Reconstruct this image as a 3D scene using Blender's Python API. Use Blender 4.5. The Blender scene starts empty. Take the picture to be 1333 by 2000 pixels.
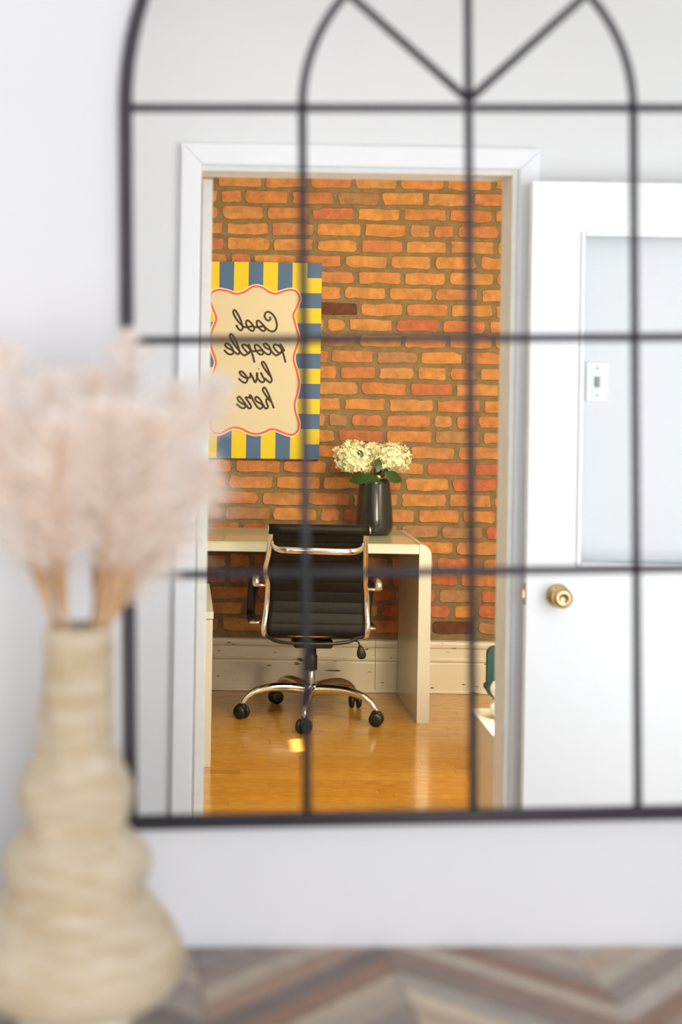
import bpy, bmesh, math, random
from mathutils import Vector, Matrix, Euler

random.seed(7)
PI = math.pi
SC = bpy.context.scene
COL = SC.collection

# ------------------------------------------------------------------ camera
F = 3000.0                 # focal length in pixels of the 1333 x 2000 frame
VX, VY = 350.0, 720.0      # principal point of the (cropped, upright) photograph
EYE = 1.487                # camera height
ROLL = 0.0155

cam_d = bpy.data.cameras.new('camera')
cam = bpy.data.objects.new('camera', cam_d)
COL.objects.link(cam)
cam_d.sensor_fit = 'VERTICAL'
cam_d.sensor_height = 36.0
cam_d.sensor_width = 24.0
cam_d.lens = F / 2000.0 * 36.0
cam_d.shift_x = (666.5 - VX) / 2000.0
cam_d.shift_y = -(1000.0 - VY) / 2000.0
cam_d.clip_start = 0.05
cam_d.clip_end = 100
cam.matrix_world = Matrix.Translation((0, 0, EYE)) @ Matrix.Rotation(PI / 2, 4, 'X') @ Matrix.Rotation(ROLL, 4, 'Z')
cam_d.dof.use_dof = True
cam_d.dof.focus_distance = 6.75
cam_d.dof.aperture_fstop = 2.6
SC.camera = cam
SC.cycles.max_bounces = 9
SC.cycles.transparent_max_bounces = 24

# ------------------------------------------------------------------ light
SC.view_settings.view_transform = 'Standard'
SC.view_settings.look = 'None'
SC.view_settings.exposure = 0.0
SC.view_settings.gamma = 1.0
SC.view_settings.use_curve_mapping = False

w = bpy.data.worlds.new('daylight')
SC.world = w
w.use_nodes = True
bg = w.node_tree.nodes['Background']
bg.inputs['Color'].default_value = (0.95, 0.965, 1.0, 1)
bg.inputs['Strength'].default_value = 0.77


def area(name, loc, target, size, power, color, size_y=None):
    d = bpy.data.lights.new(name, 'AREA')
    d.energy = power
    d.color = color
    d.size = size
    if size_y:
        d.shape = 'RECTANGLE'
        d.size_y = size_y
    o = bpy.data.objects.new(name, d)
    COL.objects.link(o)
    o.location = loc
    o.rotation_euler = (Vector(target) - Vector(loc)).to_track_quat('-Z', 'Y').to_euler()
    return o


# added fill lights for the hall and front room, then the warm office lamps
area('hall_fill_light', (1.75, 2.26, 1.2), (1.15, 4.1, 0.95), 1.0, 32, (0.95, 0.975, 1.0), 2.1)  # unseen fill beside the mirror wall, added to brighten the glazed door
area('hall_top_fill', (0.1, 3.0, 2.68), (0.1, 3.1, 0), 0.9, 2.8, (1.0, 0.955, 0.93))  # unseen overhead fill, added to lift the hall walls
area('front_fill_light', (0.9, -1.9, 1.35), (0.5, 2.0, 0.55), 1.7, 80, (0.96, 0.965, 1.0))  # unseen fill behind the camera, added to brighten the mirror wall and vase
area('office_lamp', (1.15, 4.5, 2.2), (0.75, 7.0, 1.0), 0.45, 47, (0.96, 0.82, 0.49))
area('cabinet_lamp', (1.32, 4.5, 0.95), (0.6, 7.0, 0.5), 0.22, 15, (1.0, 0.84, 0.54))
area('office_window_light', (2.12, 5.1, 1.3), (0.6, 6.9, 0.4), 0.7, 10, (1.0, 0.92, 0.76), 1.0)

sd = bpy.data.lights.new('sun', 'SUN')
sd.energy = 40.0
sd.angle = math.radians(0.6)
sd.color = (1.0, 0.95, 0.86)
sun = bpy.data.objects.new('sun', sd)
COL.objects.link(sun)
SUN_DIR = Vector((-1.0, -0.5, -0.95)).normalized()
sun.rotation_euler = SUN_DIR.to_track_quat('-Z', 'Y').to_euler()


# ------------------------------------------------------------------ helpers
def P(x, y, Y):
    """A pixel of the photograph at depth Y, as a point of the room (used for measuring sizes only)."""
    xr = x - VX + ROLL * (y - VY)
    yr = y - VY - ROLL * (x - VX)
    return Vector((xr * Y / F, Y, EYE - yr * Y / F))


def lin(r, g, b):
    def c(v):
        v /= 255.0
        return v / 12.92 if v <= 0.04045 else ((v + 0.055) / 1.055) ** 2.4
    return (c(r), c(g), c(b))


def new_mat(name):
    m = bpy.data.materials.new(name)
    m.use_nodes = True
    nt = m.node_tree
    return m, nt, nt.nodes['Principled BSDF']


def mat(name, col, rough=0.5, metal=0.0, noise=0.0, nscale=12.0, bump=0.0, bscale=60.0, coat=0.0,
        col2=None, stretch=None, spec=0.5, sheen=0.0):
    m, nt, b = new_mat(name)
    b.inputs['Roughness'].default_value = rough
    b.inputs['Metallic'].default_value = metal
    b.inputs['Coat Weight'].default_value = coat
    b.inputs['Specular IOR Level'].default_value = spec
    b.inputs['Coat Roughness'].default_value = 0.08
    b.inputs['Base Color'].default_value = (*col, 1)
    tc = nt.nodes.new('ShaderNodeTexCoord')
    vec = tc.outputs['Object']
    if stretch:
        mp = nt.nodes.new('ShaderNodeMapping')
        mp.inputs['Scale'].default_value = stretch
        nt.links.new(vec, mp.inputs['Vector'])
        vec = mp.outputs['Vector']
    if noise > 0 or col2:
        n = nt.nodes.new('ShaderNodeTexNoise')
        n.inputs['Scale'].default_value = nscale
        n.inputs['Detail'].default_value = 4
        nt.links.new(vec, n.inputs['Vector'])
        r = nt.nodes.new('ShaderNodeValToRGB')
        c2 = col2 if col2 else tuple(max(0, c * (1 - noise)) for c in col)
        r.color_ramp.elements[0].position = 0.33
        r.color_ramp.elements[1].position = 0.67
        r.color_ramp.elements[0].color = (*c2, 1)
        r.color_ramp.elements[1].color = (*col, 1)
        nt.links.new(n.outputs['Fac'], r.inputs['Fac'])
        nt.links.new(r.outputs['Color'], b.inputs['Base Color'])
    if bump > 0:
        n2 = nt.nodes.new('ShaderNodeTexNoise')
        n2.inputs['Scale'].default_value = bscale
        n2.inputs['Detail'].default_value = 3
        nt.links.new(vec, n2.inputs['Vector'])
        bp = nt.nodes.new('ShaderNodeBump')
        bp.inputs['Strength'].default_value = bump
        bp.inputs['Distance'].default_value = 0.01
        nt.links.new(n2.outputs['Fac'], bp.inputs['Height'])
        nt.links.new(bp.outputs['Normal'], b.inputs['Normal'])
    return m


def piece_mat(name, stops, rough=0.5, nscale=20.0, mottle=0.25, bump=0.2, bscale=80.0, coat=0.0, stretch=(1, 1, 1), spec=0.5):
    """Colour drawn per object from a ramp, mottled by noise in world space."""
    m, nt, b = new_mat(name)
    b.inputs['Roughness'].default_value = rough
    b.inputs['Coat Weight'].default_value = coat
    b.inputs['Coat Roughness'].default_value = 0.1
    b.inputs['Specular IOR Level'].default_value = spec
    oi = nt.nodes.new('ShaderNodeObjectInfo')
    r = nt.nodes.new('ShaderNodeValToRGB')
    els = r.color_ramp.elements
    els[0].color = (*stops[0], 1)
    els[1].color = (*stops[-1], 1)
    els[0].position, els[1].position = 0.0, 1.0
    for i, c in enumerate(stops[1:-1], 1):
        els.new(i / (len(stops) - 1)).color = (*c, 1)
    nt.links.new(oi.outputs['Random'], r.inputs['Fac'])
    geo = nt.nodes.new('ShaderNodeNewGeometry')
    mp = nt.nodes.new('ShaderNodeMapping')
    mp.inputs['Scale'].default_value = stretch
    nt.links.new(geo.outputs['Position'], mp.inputs['Vector'])
    n = nt.nodes.new('ShaderNodeTexNoise')
    n.inputs['Scale'].default_value = nscale
    n.inputs['Detail'].default_value = 5
    nt.links.new(mp.outputs['Vector'], n.inputs['Vector'])
    mr = nt.nodes.new('ShaderNodeMapRange')
    mr.inputs['From Min'].default_value = 0.25
    mr.inputs['From Max'].default_value = 0.75
    mr.inputs['To Min'].default_value = 1 - mottle
    mr.inputs['To Max'].default_value = 1 + mottle * 0.5
    nt.links.new(n.outputs['Fac'], mr.inputs['Value'])
    mx = nt.nodes.new('ShaderNodeVectorMath')
    mx.operation = 'SCALE'
    nt.links.new(r.outputs['Color'], mx.inputs[0])
    nt.links.new(mr.outputs['Result'], mx.inputs['Scale'])
    nt.links.new(mx.outputs['Vector'], b.inputs['Base Color'])
    if bump > 0:
        n2 = nt.nodes.new('ShaderNodeTexNoise')
        n2.inputs['Scale'].default_value = bscale
        nt.links.new(mp.outputs['Vector'], n2.inputs['Vector'])
        bp = nt.nodes.new('ShaderNodeBump')
        bp.inputs['Strength'].default_value = bump
        bp.inputs['Distance'].default_value = 0.006
        nt.links.new(n2.outputs['Fac'], bp.inputs['Height'])
        nt.links.new(bp.outputs['Normal'], b.inputs['Normal'])
    return m


def obj(name, bm, material, parent=None, smooth=False, loc=None, rot=None):
    me = bpy.data.meshes.new(name)
    bmesh.ops.recalc_face_normals(bm, faces=bm.faces[:])
    bm.to_mesh(me)
    bm.free()
    if smooth:
        for p in me.polygons:
            p.use_smooth = True
    for m in (material if isinstance(material, (list, tuple)) else [material]):
        me.materials.append(m)
    return link(name, me, parent, loc, rot)


def link(name, me, parent=None, loc=None, rot=None):
    o = bpy.data.objects.new(name, me)
    COL.objects.link(o)
    if parent is not None:
        o.parent = parent
    if loc is not None:
        o.location = loc
    if rot is not None:
        o.rotation_euler = rot
    return o


def empty(name, loc=(0, 0, 0), rot=(0, 0, 0)):
    o = bpy.data.objects.new(name, None)
    o.empty_display_size = 0.05
    COL.objects.link(o)
    o.location = loc
    o.rotation_euler = rot
    return o


def tag(o, label, cat, group=None):
    o['label'] = label
    o['category'] = cat
    if group:
        o['group'] = group
    return o


def struct(o, label=None):
    o['kind'] = 'structure'
    if label:
        o['label'] = label
    return o


def box(bm, lo, hi, bevel=0.0, segs=2):
    x0, y0, z0 = lo
    x1, y1, z1 = hi
    vs = [bm.verts.new(v) for v in ((x0, y0, z0), (x1, y0, z0), (x1, y1, z0), (x0, y1, z0),
                                    (x0, y0, z1), (x1, y0, z1), (x1, y1, z1), (x0, y1, z1))]
    fs = [bm.faces.new([vs[i] for i in f]) for f in ((0, 3, 2, 1), (4, 5, 6, 7), (0, 1, 5, 4), (1, 2, 6, 5), (2, 3, 7, 6), (3, 0, 4, 7))]
    if bevel > 0:
        es = list({e for f in fs for e in f.edges})
        bmesh.ops.bevel(bm, geom=es, offset=bevel, segments=segs, affect='EDGES', profile=0.5)
    return vs


def boxm(lo, hi, bevel=0.0, segs=2):
    bm = bmesh.new()
    box(bm, lo, hi, bevel, segs)
    return bm


def catmull(pts, n=6, closed=False):
    pts = [Vector(p) for p in pts]
    N = len(pts)
    out = []
    last = N if closed else N - 1
    for i in range(last):
        if closed:
            p0, p1, p2, p3 = pts[(i - 1) % N], pts[i], pts[(i + 1) % N], pts[(i + 2) % N]
        else:
            p0, p1, p2, p3 = pts[max(i - 1, 0)], pts[i], pts[i + 1], pts[min(i + 2, N - 1)]
        for k in range(n):
            t = k / n
            out.append(0.5 * ((2 * p1) + (p2 - p0) * t + (2 * p0 - 5 * p1 + 4 * p2 - p3) * t * t + (3 * p1 - p0 - 3 * p2 + p3) * t ** 3))
    if not closed:
        out.append(pts[-1])
    return out


def tube(bm, pts, rad, segs=10, closed=False, flat=None, caps=True, up=None):
    """Sweep a circle (or an ellipse, flat=(ra, rb) factors along normal/binormal) along pts; rad a number or a list."""
    pts = [Vector(p) for p in pts]
    n = len(pts)
    rads = rad if isinstance(rad, (list, tuple)) else [rad] * n
    rings = []
    nrm = None
    for i, p in enumerate(pts):
        if closed:
            t = pts[(i + 1) % n] - pts[(i - 1) % n]
        else:
            t = pts[min(i + 1, n - 1)] - pts[max(i - 1, 0)]
        t = t.normalized() if t.length > 1e-9 else Vector((0, 0, 1))
        if up is not None:
            nrm = Vector(up) - t * t.dot(Vector(up))
            nrm.normalize()
        elif nrm is None:
            a = Vector((0, 0, 1)) if abs(t.z) < 0.9 else Vector((1, 0, 0))
            nrm = (a - t * t.dot(a)).normalized()
        else:
            nrm = nrm - t * t.dot(nrm)
            nrm.normalize()
        bn = t.cross(nrm)
        fa, fb = flat if flat else (1, 1)
        ring = []
        for k in range(segs):
            a = 2 * PI * (k + 0.5) / segs
            ring.append(bm.verts.new(p + (nrm * math.cos(a) * fa + bn * math.sin(a) * fb) * rads[i]))
        rings.append(ring)
    m = n if closed else n - 1
    for i in range(m):
        A, B = rings[i], rings[(i + 1) % n]
        for k in range(segs):
            bm.faces.new((A[k], A[(k + 1) % segs], B[(k + 1) % segs], B[k]))
    if caps and not closed:
        bm.faces.new(rings[0][::-1])
        bm.faces.new(rings[-1])


def tubem(pts, rad, **kw):
    bm = bmesh.new()
    tube(bm, pts, rad, **kw)
    return bm


def lathe(bm, prof, segs=40, center=(0, 0, 0), axis='Z', wob=None):
    """prof: list of (r, h). Closed where r == 0."""
    c = Vector(center)
    rings = []
    for r, h in prof:
        if r < 1e-6:
            v = {'Z': Vector((0, 0, h)), 'Y': Vector((0, h, 0)), 'X': Vector((h, 0, 0))}[axis]
            rings.append([bm.verts.new(c + v)])
            continue
        ring = []
        for k in range(segs):
            a = 2 * PI * k / segs
            rr = r + (wob(a, h) if wob else 0)
            ca, sa = rr * math.cos(a), rr * math.sin(a)
            v = {'Z': Vector((ca, sa, h)), 'Y': Vector((ca, h, sa)), 'X': Vector((h, ca, sa))}[axis]
            ring.append(bm.verts.new(c + v))
        rings.append(ring)
    for A, B in zip(rings, rings[1:]):
        if len(A) == 1 and len(B) == 1:
            continue
        if len(A) == 1:
            for k in range(segs):
                bm.faces.new((A[0], B[k], B[(k + 1) % segs]))
        elif len(B) == 1:
            for k in range(segs):
                bm.faces.new((A[k], A[(k + 1) % segs], B[0]))
        else:
            for k in range(segs):
                bm.faces.new((A[k], A[(k + 1) % segs], B[(k + 1) % segs], B[k]))


def lathem(prof, **kw):
    bm = bmesh.new()
    lathe(bm, prof, **kw)
    return bm


def prism(bm, poly, a, b, axis='Y'):
    """Extrude a closed 2-D polygon between a and b along an axis. poly in the two other axes, in order."""
    def v(p, h):
        return {'Y': (p[0], h, p[1]), 'X': (h, p[0], p[1]), 'Z': (p[0], p[1], h)}[axis]
    A = [bm.verts.new(v(p, a)) for p in poly]
    B = [bm.verts.new(v(p, b)) for p in poly]
    n = len(poly)
    bm.faces.new(A)
    bm.faces.new(B[::-1])
    for i in range(n):
        bm.faces.new((A[i], B[i], B[(i + 1) % n], A[(i + 1) % n]))


def prismm(poly, a, b, axis='Y'):
    bm = bmesh.new()
    prism(bm, poly, a, b, axis)
    return bm


# ------------------------------------------------------------------ materials
M = {}
M['wall'] = mat('white wall paint', (0.755, 0.76, 0.78), 0.75, noise=0.02, nscale=3, bump=0.05, bscale=120)
M['hallwall'] = mat('white hall paint', (0.80, 0.80, 0.80), 0.7, noise=0.02, nscale=3)
M['ceiling'] = mat('white ceiling paint', (0.85, 0.84, 0.82), 0.8, noise=0.02)
M['officewall'] = mat('cream office paint', (0.82, 0.78, 0.70), 0.7, noise=0.03)
M['casing'] = mat('white gloss trim paint', (0.88, 0.88, 0.89), 0.35, noise=0.02, nscale=6)
M['doorpaint'] = mat('bright white door paint', (0.90, 0.91, 0.92), 0.35, noise=0.01)
M['oldpaint'] = mat('worn white paint', (0.78, 0.77, 0.73), 0.5, noise=0.06, nscale=30)
M['iron'] = mat('black iron', (0.035, 0.030, 0.038), 0.5, noise=0.2, nscale=40)
M['chrome'] = mat('polished chrome', (0.78, 0.77, 0.76), 0.12, 1.0, bump=0.02, bscale=20)
M['steel'] = mat('brushed steel', (0.70, 0.68, 0.66), 0.28, 1.0)
M['leather'] = mat('black ribbed leather', (0.010, 0.009, 0.009), 0.5, spec=0.2, noise=0.3, nscale=60, bump=0.08, bscale=220)
M['plastic'] = mat('black plastic', (0.010, 0.010, 0.010), 0.4, noise=0.2, nscale=50)
M['desk'] = mat('white lacquer', (0.64, 0.63, 0.585), 0.3, noise=0.02, nscale=8, coat=0.3)
M['deskglass'] = mat('back-painted cream glass', (0.60, 0.60, 0.45), 0.06, noise=0.02, spec=0.6)
M['mortar'] = mat('brown lime mortar', (0.255, 0.180, 0.095), 0.95, col2=(0.19, 0.13, 0.065), nscale=26, bump=0.5, bscale=90)
M['brick'] = piece_mat('orange clay brick', [(0.50, 0.180, 0.070), (0.545, 0.222, 0.071), (0.565, 0.255, 0.072), (0.53, 0.245, 0.088), (0.51, 0.200, 0.074)],
                       0.85, 30, 0.34, 0.45, 110)
M['brick_red'] = piece_mat('red clay brick', [(0.44, 0.125, 0.06), (0.50, 0.165, 0.07)], 0.85, 34, 0.3, 0.35, 110)
M['brick_dark'] = piece_mat('burnt brown brick', [(0.115, 0.036, 0.022), (0.14, 0.045, 0.025)], 0.85, 34, 0.35, 0.4, 110)
M['brick_brown'] = piece_mat('greyish brown brick', [(0.36, 0.18, 0.085), (0.42, 0.22, 0.11)], 0.85, 34, 0.3, 0.35, 110)
M['oak'] = piece_mat('varnished oak strip', [(0.50, 0.225, 0.030), (0.60, 0.29, 0.040), (0.55, 0.255, 0.033), (0.63, 0.33, 0.055)],
                     0.22, 16, 0.42, 0.05, 30, coat=0.35, stretch=(1.0, 11, 11))
M['subfloor'] = mat('dark subfloor', (0.10, 0.05, 0.02), 0.8, noise=0.2)
M['yellow'] = mat('yellow print', (0.70, 0.54, 0.006), 0.6, noise=0.02)
M['blue'] = mat('slate blue print', (0.055, 0.125, 0.29), 0.6, noise=0.03)
M['cream'] = mat('cream print', (0.64, 0.575, 0.44), 0.6, noise=0.02)
M['whiteprint'] = mat('pale print', (0.86, 0.80, 0.74), 0.6, noise=0.02)
M['redprint'] = mat('red print', (0.72, 0.085, 0.045), 0.6, noise=0.02)
M['ink'] = mat('dark brown ink', (0.040, 0.016, 0.010), 0.6, noise=0.05)
M['canvas'] = mat('canvas edge', (0.50, 0.34, 0.10), 0.7, noise=0.1)
M['darkvase'] = mat('dark grey glaze', (0.020, 0.021, 0.023), 0.2, noise=0.2, nscale=10, spec=0.6)
M['gold'] = mat('brushed gold', (0.75, 0.52, 0.22), 0.3, 1.0)
M['petal'] = mat('cream hydrangea petal', (0.86, 0.84, 0.62), 0.6, col2=(0.78, 0.76, 0.48), nscale=60)
M['leaf'] = mat('dark green leaf', (0.036, 0.085, 0.013), 0.4, noise=0.4, nscale=40)
M['stem'] = mat('green stem', (0.09, 0.14, 0.03), 0.5, noise=0.3)
M['brass'] = mat('worn brass', (0.72, 0.50, 0.26), 0.22, 1.0, noise=0.15, nscale=50)
M['switch'] = mat('white switch plate', (0.86, 0.86, 0.84), 0.4, noise=0.01)
M['grey'] = mat('grey toggle', (0.28, 0.28, 0.28), 0.5, noise=0.05)
M['rope'] = mat('woven straw rope', (0.86, 0.745, 0.555), 0.85, col2=(0.72, 0.57, 0.36), nscale=16, bump=0.8, bscale=150, stretch=(1, 1, 5))
M['ropefoot'] = mat('pale straw rope', (0.80, 0.80, 0.69), 0.85, col2=(0.72, 0.66, 0.48), nscale=20, bump=0.6, bscale=150)
M['plume'] = mat('pale pink plume', (1.0, 0.97, 0.95), 0.9, col2=(1.0, 0.90, 0.81), nscale=18, spec=0.1)
M['straw'] = mat('dry straw stem', (0.66, 0.44, 0.25), 0.8, col2=(0.50, 0.29, 0.13), nscale=30)
M['tableplank'] = piece_mat('weathered wood strip', [(0.20, 0.155, 0.13), (0.52, 0.42, 0.33), (0.30, 0.245, 0.21), (0.31, 0.175, 0.115), (0.66, 0.53, 0.39), (0.19, 0.15, 0.13), (0.44, 0.38, 0.34), (0.27, 0.20, 0.16), (0.50, 0.43, 0.37)],
                            0.55, 9, 0.2, 0.15, 60, stretch=(3, 3, 3))
M['tablewood'] = mat('dark wood', (0.10, 0.07, 0.05), 0.6, noise=0.3, nscale=20, stretch=(1, 8, 8))
M['teal'] = mat('dark teal plastic', (0.012, 0.060, 0.075), 0.4, noise=0.1)
M['ceramic'] = mat('white ceramic', (0.84, 0.82, 0.78), 0.3, noise=0.02)
M['nearfloor'] = mat('warm hall floorboards', (0.40, 0.33, 0.27), 0.5, noise=0.25, nscale=6, stretch=(1, 10, 1))

# worn baseboard: cream paint with dark chips of their own shape
m, nt, b = new_mat('chipped baseboard paint')
b.inputs['Roughness'].default_value = 0.5
tc = nt.nodes.new('ShaderNodeTexCoord')
mp = nt.nodes.new('ShaderNodeMapping')
mp.inputs['Scale'].default_value = (5, 1, 26)
n1 = nt.nodes.new('ShaderNodeTexNoise'); n1.inputs['Scale'].default_value = 2.2; n1.inputs['Detail'].default_value = 5
rr = nt.nodes.new('ShaderNodeValToRGB')
rr.color_ramp.elements[0].position = 0.665; rr.color_ramp.elements[0].color = (0.68, 0.635, 0.545, 1)
rr.color_ramp.elements[1].position = 0.68; rr.color_ramp.elements[1].color = (0.10, 0.055, 0.03, 1)
nt.links.new(tc.outputs['Object'], mp.inputs['Vector']); nt.links.new(mp.outputs['Vector'], n1.inputs['Vector'])
nt.links.new(n1.outputs['Fac'], rr.inputs['Fac']); nt.links.new(rr.outputs['Color'], b.inputs['Base Color'])
M['baseboard'] = m

m = M['plume']
nt = m.node_tree
b = nt.nodes['Principled BSDF']
tl = nt.nodes.new('ShaderNodeBsdfTranslucent')
ms = nt.nodes.new('ShaderNodeMixShader')
ms.inputs['Fac'].default_value = 0.62
nt.links.new(b.inputs['Base Color'].links[0].from_socket, tl.inputs['Color'])
nt.links.new(b.outputs[0], ms.inputs[1]); nt.links.new(tl.outputs[0], ms.inputs[2])
tp = nt.nodes.new('ShaderNodeBsdfTransparent')          # hair-fine fibres let part of the light straight through
m2 = nt.nodes.new('ShaderNodeMixShader')
m2.inputs['Fac'].default_value = 0.40
nt.links.new(ms.outputs[0], m2.inputs[1]); nt.links.new(tp.outputs[0], m2.inputs[2])
nt.links.new(m2.outputs[0], nt.nodes['Material Output'].inputs['Surface'])

# clear sheet of the arched mirror, and the door's pane
m = bpy.data.materials.new('clear sheet'); m.use_nodes = True
nt = m.node_tree; nt.nodes.clear()
out = nt.nodes.new('ShaderNodeOutputMaterial'); tr = nt.nodes.new('ShaderNodeBsdfTransparent')
tr.inputs['Color'].default_value = (0.975, 0.98, 0.985, 1)
nt.links.new(tr.outputs[0], out.inputs['Surface'])
M['sheet'] = m
m = bpy.data.materials.new('door glass'); m.use_nodes = True
nt = m.node_tree; nt.nodes.clear()
out = nt.nodes.new('ShaderNodeOutputMaterial'); tr = nt.nodes.new('ShaderNodeBsdfTransparent'); gl = nt.nodes.new('ShaderNodeBsdfGlossy')
mx = nt.nodes.new('ShaderNodeMixShader'); lw = nt.nodes.new('ShaderNodeFresnel'); lw.inputs['IOR'].default_value = 1.25
tr.inputs['Color'].default_value = (0.988, 0.996, 1.0, 1); gl.inputs['Roughness'].default_value = 0.02
nt.links.new(lw.outputs[0], mx.inputs['Fac']); nt.links.new(tr.outputs[0], mx.inputs[1]); nt.links.new(gl.outputs[0], mx.inputs[2])
nt.links.new(mx.outputs[0], out.inputs['Surface'])
M['doorglass'] = m

# ------------------------------------------------------------------ the setting
YM = 2.0            # mirror wall
YD, YD2 = 4.10, 4.21   # doorway wall, front and back faces
YB = 7.15           # brick faces
XL, XR = -1.3, 2.2  # office side walls
CEIL = 2.75
OPX0, OPX1, OPZ = 0.054, 0.880, 2.0146
YAW = 0.042         # the mirror wall is turned a little against the doorway wall

# near wall with an arched hole (the mirror sheet fills it)
PIV = Vector((0.37, YM, 0))
UW = 0.4447        # half width of the mirror
US = 0.2167        # bar spacing
Z0 = P(903, 213, YM).z            # height of the arch's springing line
VB = -(1590 - 213) * YM / F       # bottom bar below that line
TILT = -0.0225


def arch_outline(r, vb, n=36):
    pts = [(-r, vb), (r, vb)]
    for k in range(n + 1):
        a = PI * k / n
        pts.append((r * math.cos(a), r * math.sin(a)))
    return pts


def wall_frame(u, v, d=0.0):
    """Mirror coordinates (u right, v up from the springing line, d towards the room) -> wall local x, z, y."""
    c, s = math.cos(TILT), math.sin(TILT)
    return (u * c + v * s, -d, Z0 + (-u * s + v * c))


def build_near_wall():
    bm = bmesh.new()
    outer = [(-2.6, 0.0), (3.2, 0.0), (3.2, CEIL), (-2.6, CEIL)]
    hole = [wall_frame(u, v) for u, v in arch_outline(UW + 0.001, VB - 0.001)]
    loops = []
    for y in (0.0, 0.008):
        o = [bm.verts.new((x, y, z)) for x, z in outer]
        h = [bm.verts.new((p[0], y, p[2])) for p in hole]
        es = []
        for L in (o, h):
            for i in range(len(L)):
                es.append(bm.edges.new((L[i], L[(i + 1) % len(L)])))
        bmesh.ops.triangle_fill(bm, edges=es, use_beauty=True)
        loops.append((o, h))
    for k in (0, 1):
        A, B = loops[0][k], loops[1][k]
        for i in range(len(A)):
            bm.faces.new((A[i], A[(i + 1) % len(A)], B[(i + 1) % len(A)], B[i]))
    return bm


NEAR = (PIV.x, PIV.y, 0)
wn = obj('wall_front', build_near_wall(), M['wall'], loc=NEAR, rot=(0, 0, YAW))
struct(wn, 'smooth white wall that the arched mirror hangs on')

# doorway wall: three slabs around the opening, one mesh
bm = bmesh.new()
XH0, XH1 = -2.6, 3.0
JL, JR, JT = OPX0 - 0.0185, OPX1 + 0.0165, OPZ + 0.0165      # rough opening, lined by the jambs
box(bm, (XH0, YD, 0), (JL, YD2, CEIL))
box(bm, (JR, YD, 0), (XH1, YD2, CEIL))
box(bm, (JL, YD, JT), (JR, YD2, CEIL))
wd = struct(obj('wall_doorway', bm, M['hallwall']), 'white hall wall pierced by the doorway to the office')
struct(obj('wall_left', boxm((XH0 - 0.1, 2.45, 0), (XH0, YD, CEIL)), M['hallwall']), 'white end wall of the hall')
struct(obj('wall_hall_sun_block', boxm((3.0, 2.2, 0), (3.1, YD, CEIL)), M['hallwall']), 'added white wall closing the hall end against the sun')  # unseen, added to stop the sun entering the hall
struct(obj('wall_front_sun_block', boxm((2.7, -0.6, 0), (2.8, 1.9, 4.0)), M['wall']), 'added tall white wall keeping the sun off the front room')  # unseen sun blocker, raised above ceiling height to shade the front room
struct(obj('floor_hall', boxm((-2.6, -0.6, -0.05), (3.2, YD2, 0.0)), M['nearfloor']), 'wooden floor of the hall')
struct(obj('ceiling_hall', boxm((-2.6, 2.13, CEIL), (3.0, YD2, CEIL + 0.06)), M['ceiling']), 'white ceiling of the hall')
struct(obj('ceiling', boxm((XL - 0.1, YD2, CEIL), (XR + 0.1, 7.4, CEIL + 0.06)), M['ceiling']), 'white ceiling of the office')
struct(obj('wall_office_left', boxm((XL - 0.1, YD2, 0), (XL, 7.4, CEIL)), M['officewall']), 'cream side wall of the office')

# right office wall with a window hole that lets the sun in
bm = bmesh.new()
hy0, hy1, hz0, hz1 = 4.75, 5.44, 1.15, 1.60
box(bm, (XR, YD2, 0), (XR + 0.02, hy0, CEIL))
sy0, sy1, sz0, sz1 = 6.85, 7.06, 1.605, 1.66        # narrow slit added only to throw a sun spot on the floor
box(bm, (XR, hy1, 0), (XR + 0.02, sy0, CEIL))
box(bm, (XR, sy1, 0), (XR + 0.02, 7.4, CEIL))
box(bm, (XR, sy0, 0), (XR + 0.02, sy1, sz0))
box(bm, (XR, sy0, sz1), (XR + 0.02, sy1, CEIL))
box(bm, (XR, hy0, 0), (XR + 0.02, hy1, hz0))
box(bm, (XR, hy0, hz1), (XR + 0.02, hy1, CEIL))
struct(obj('wall_right', bm, M['officewall']), 'cream office wall with the sunny window')

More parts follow.
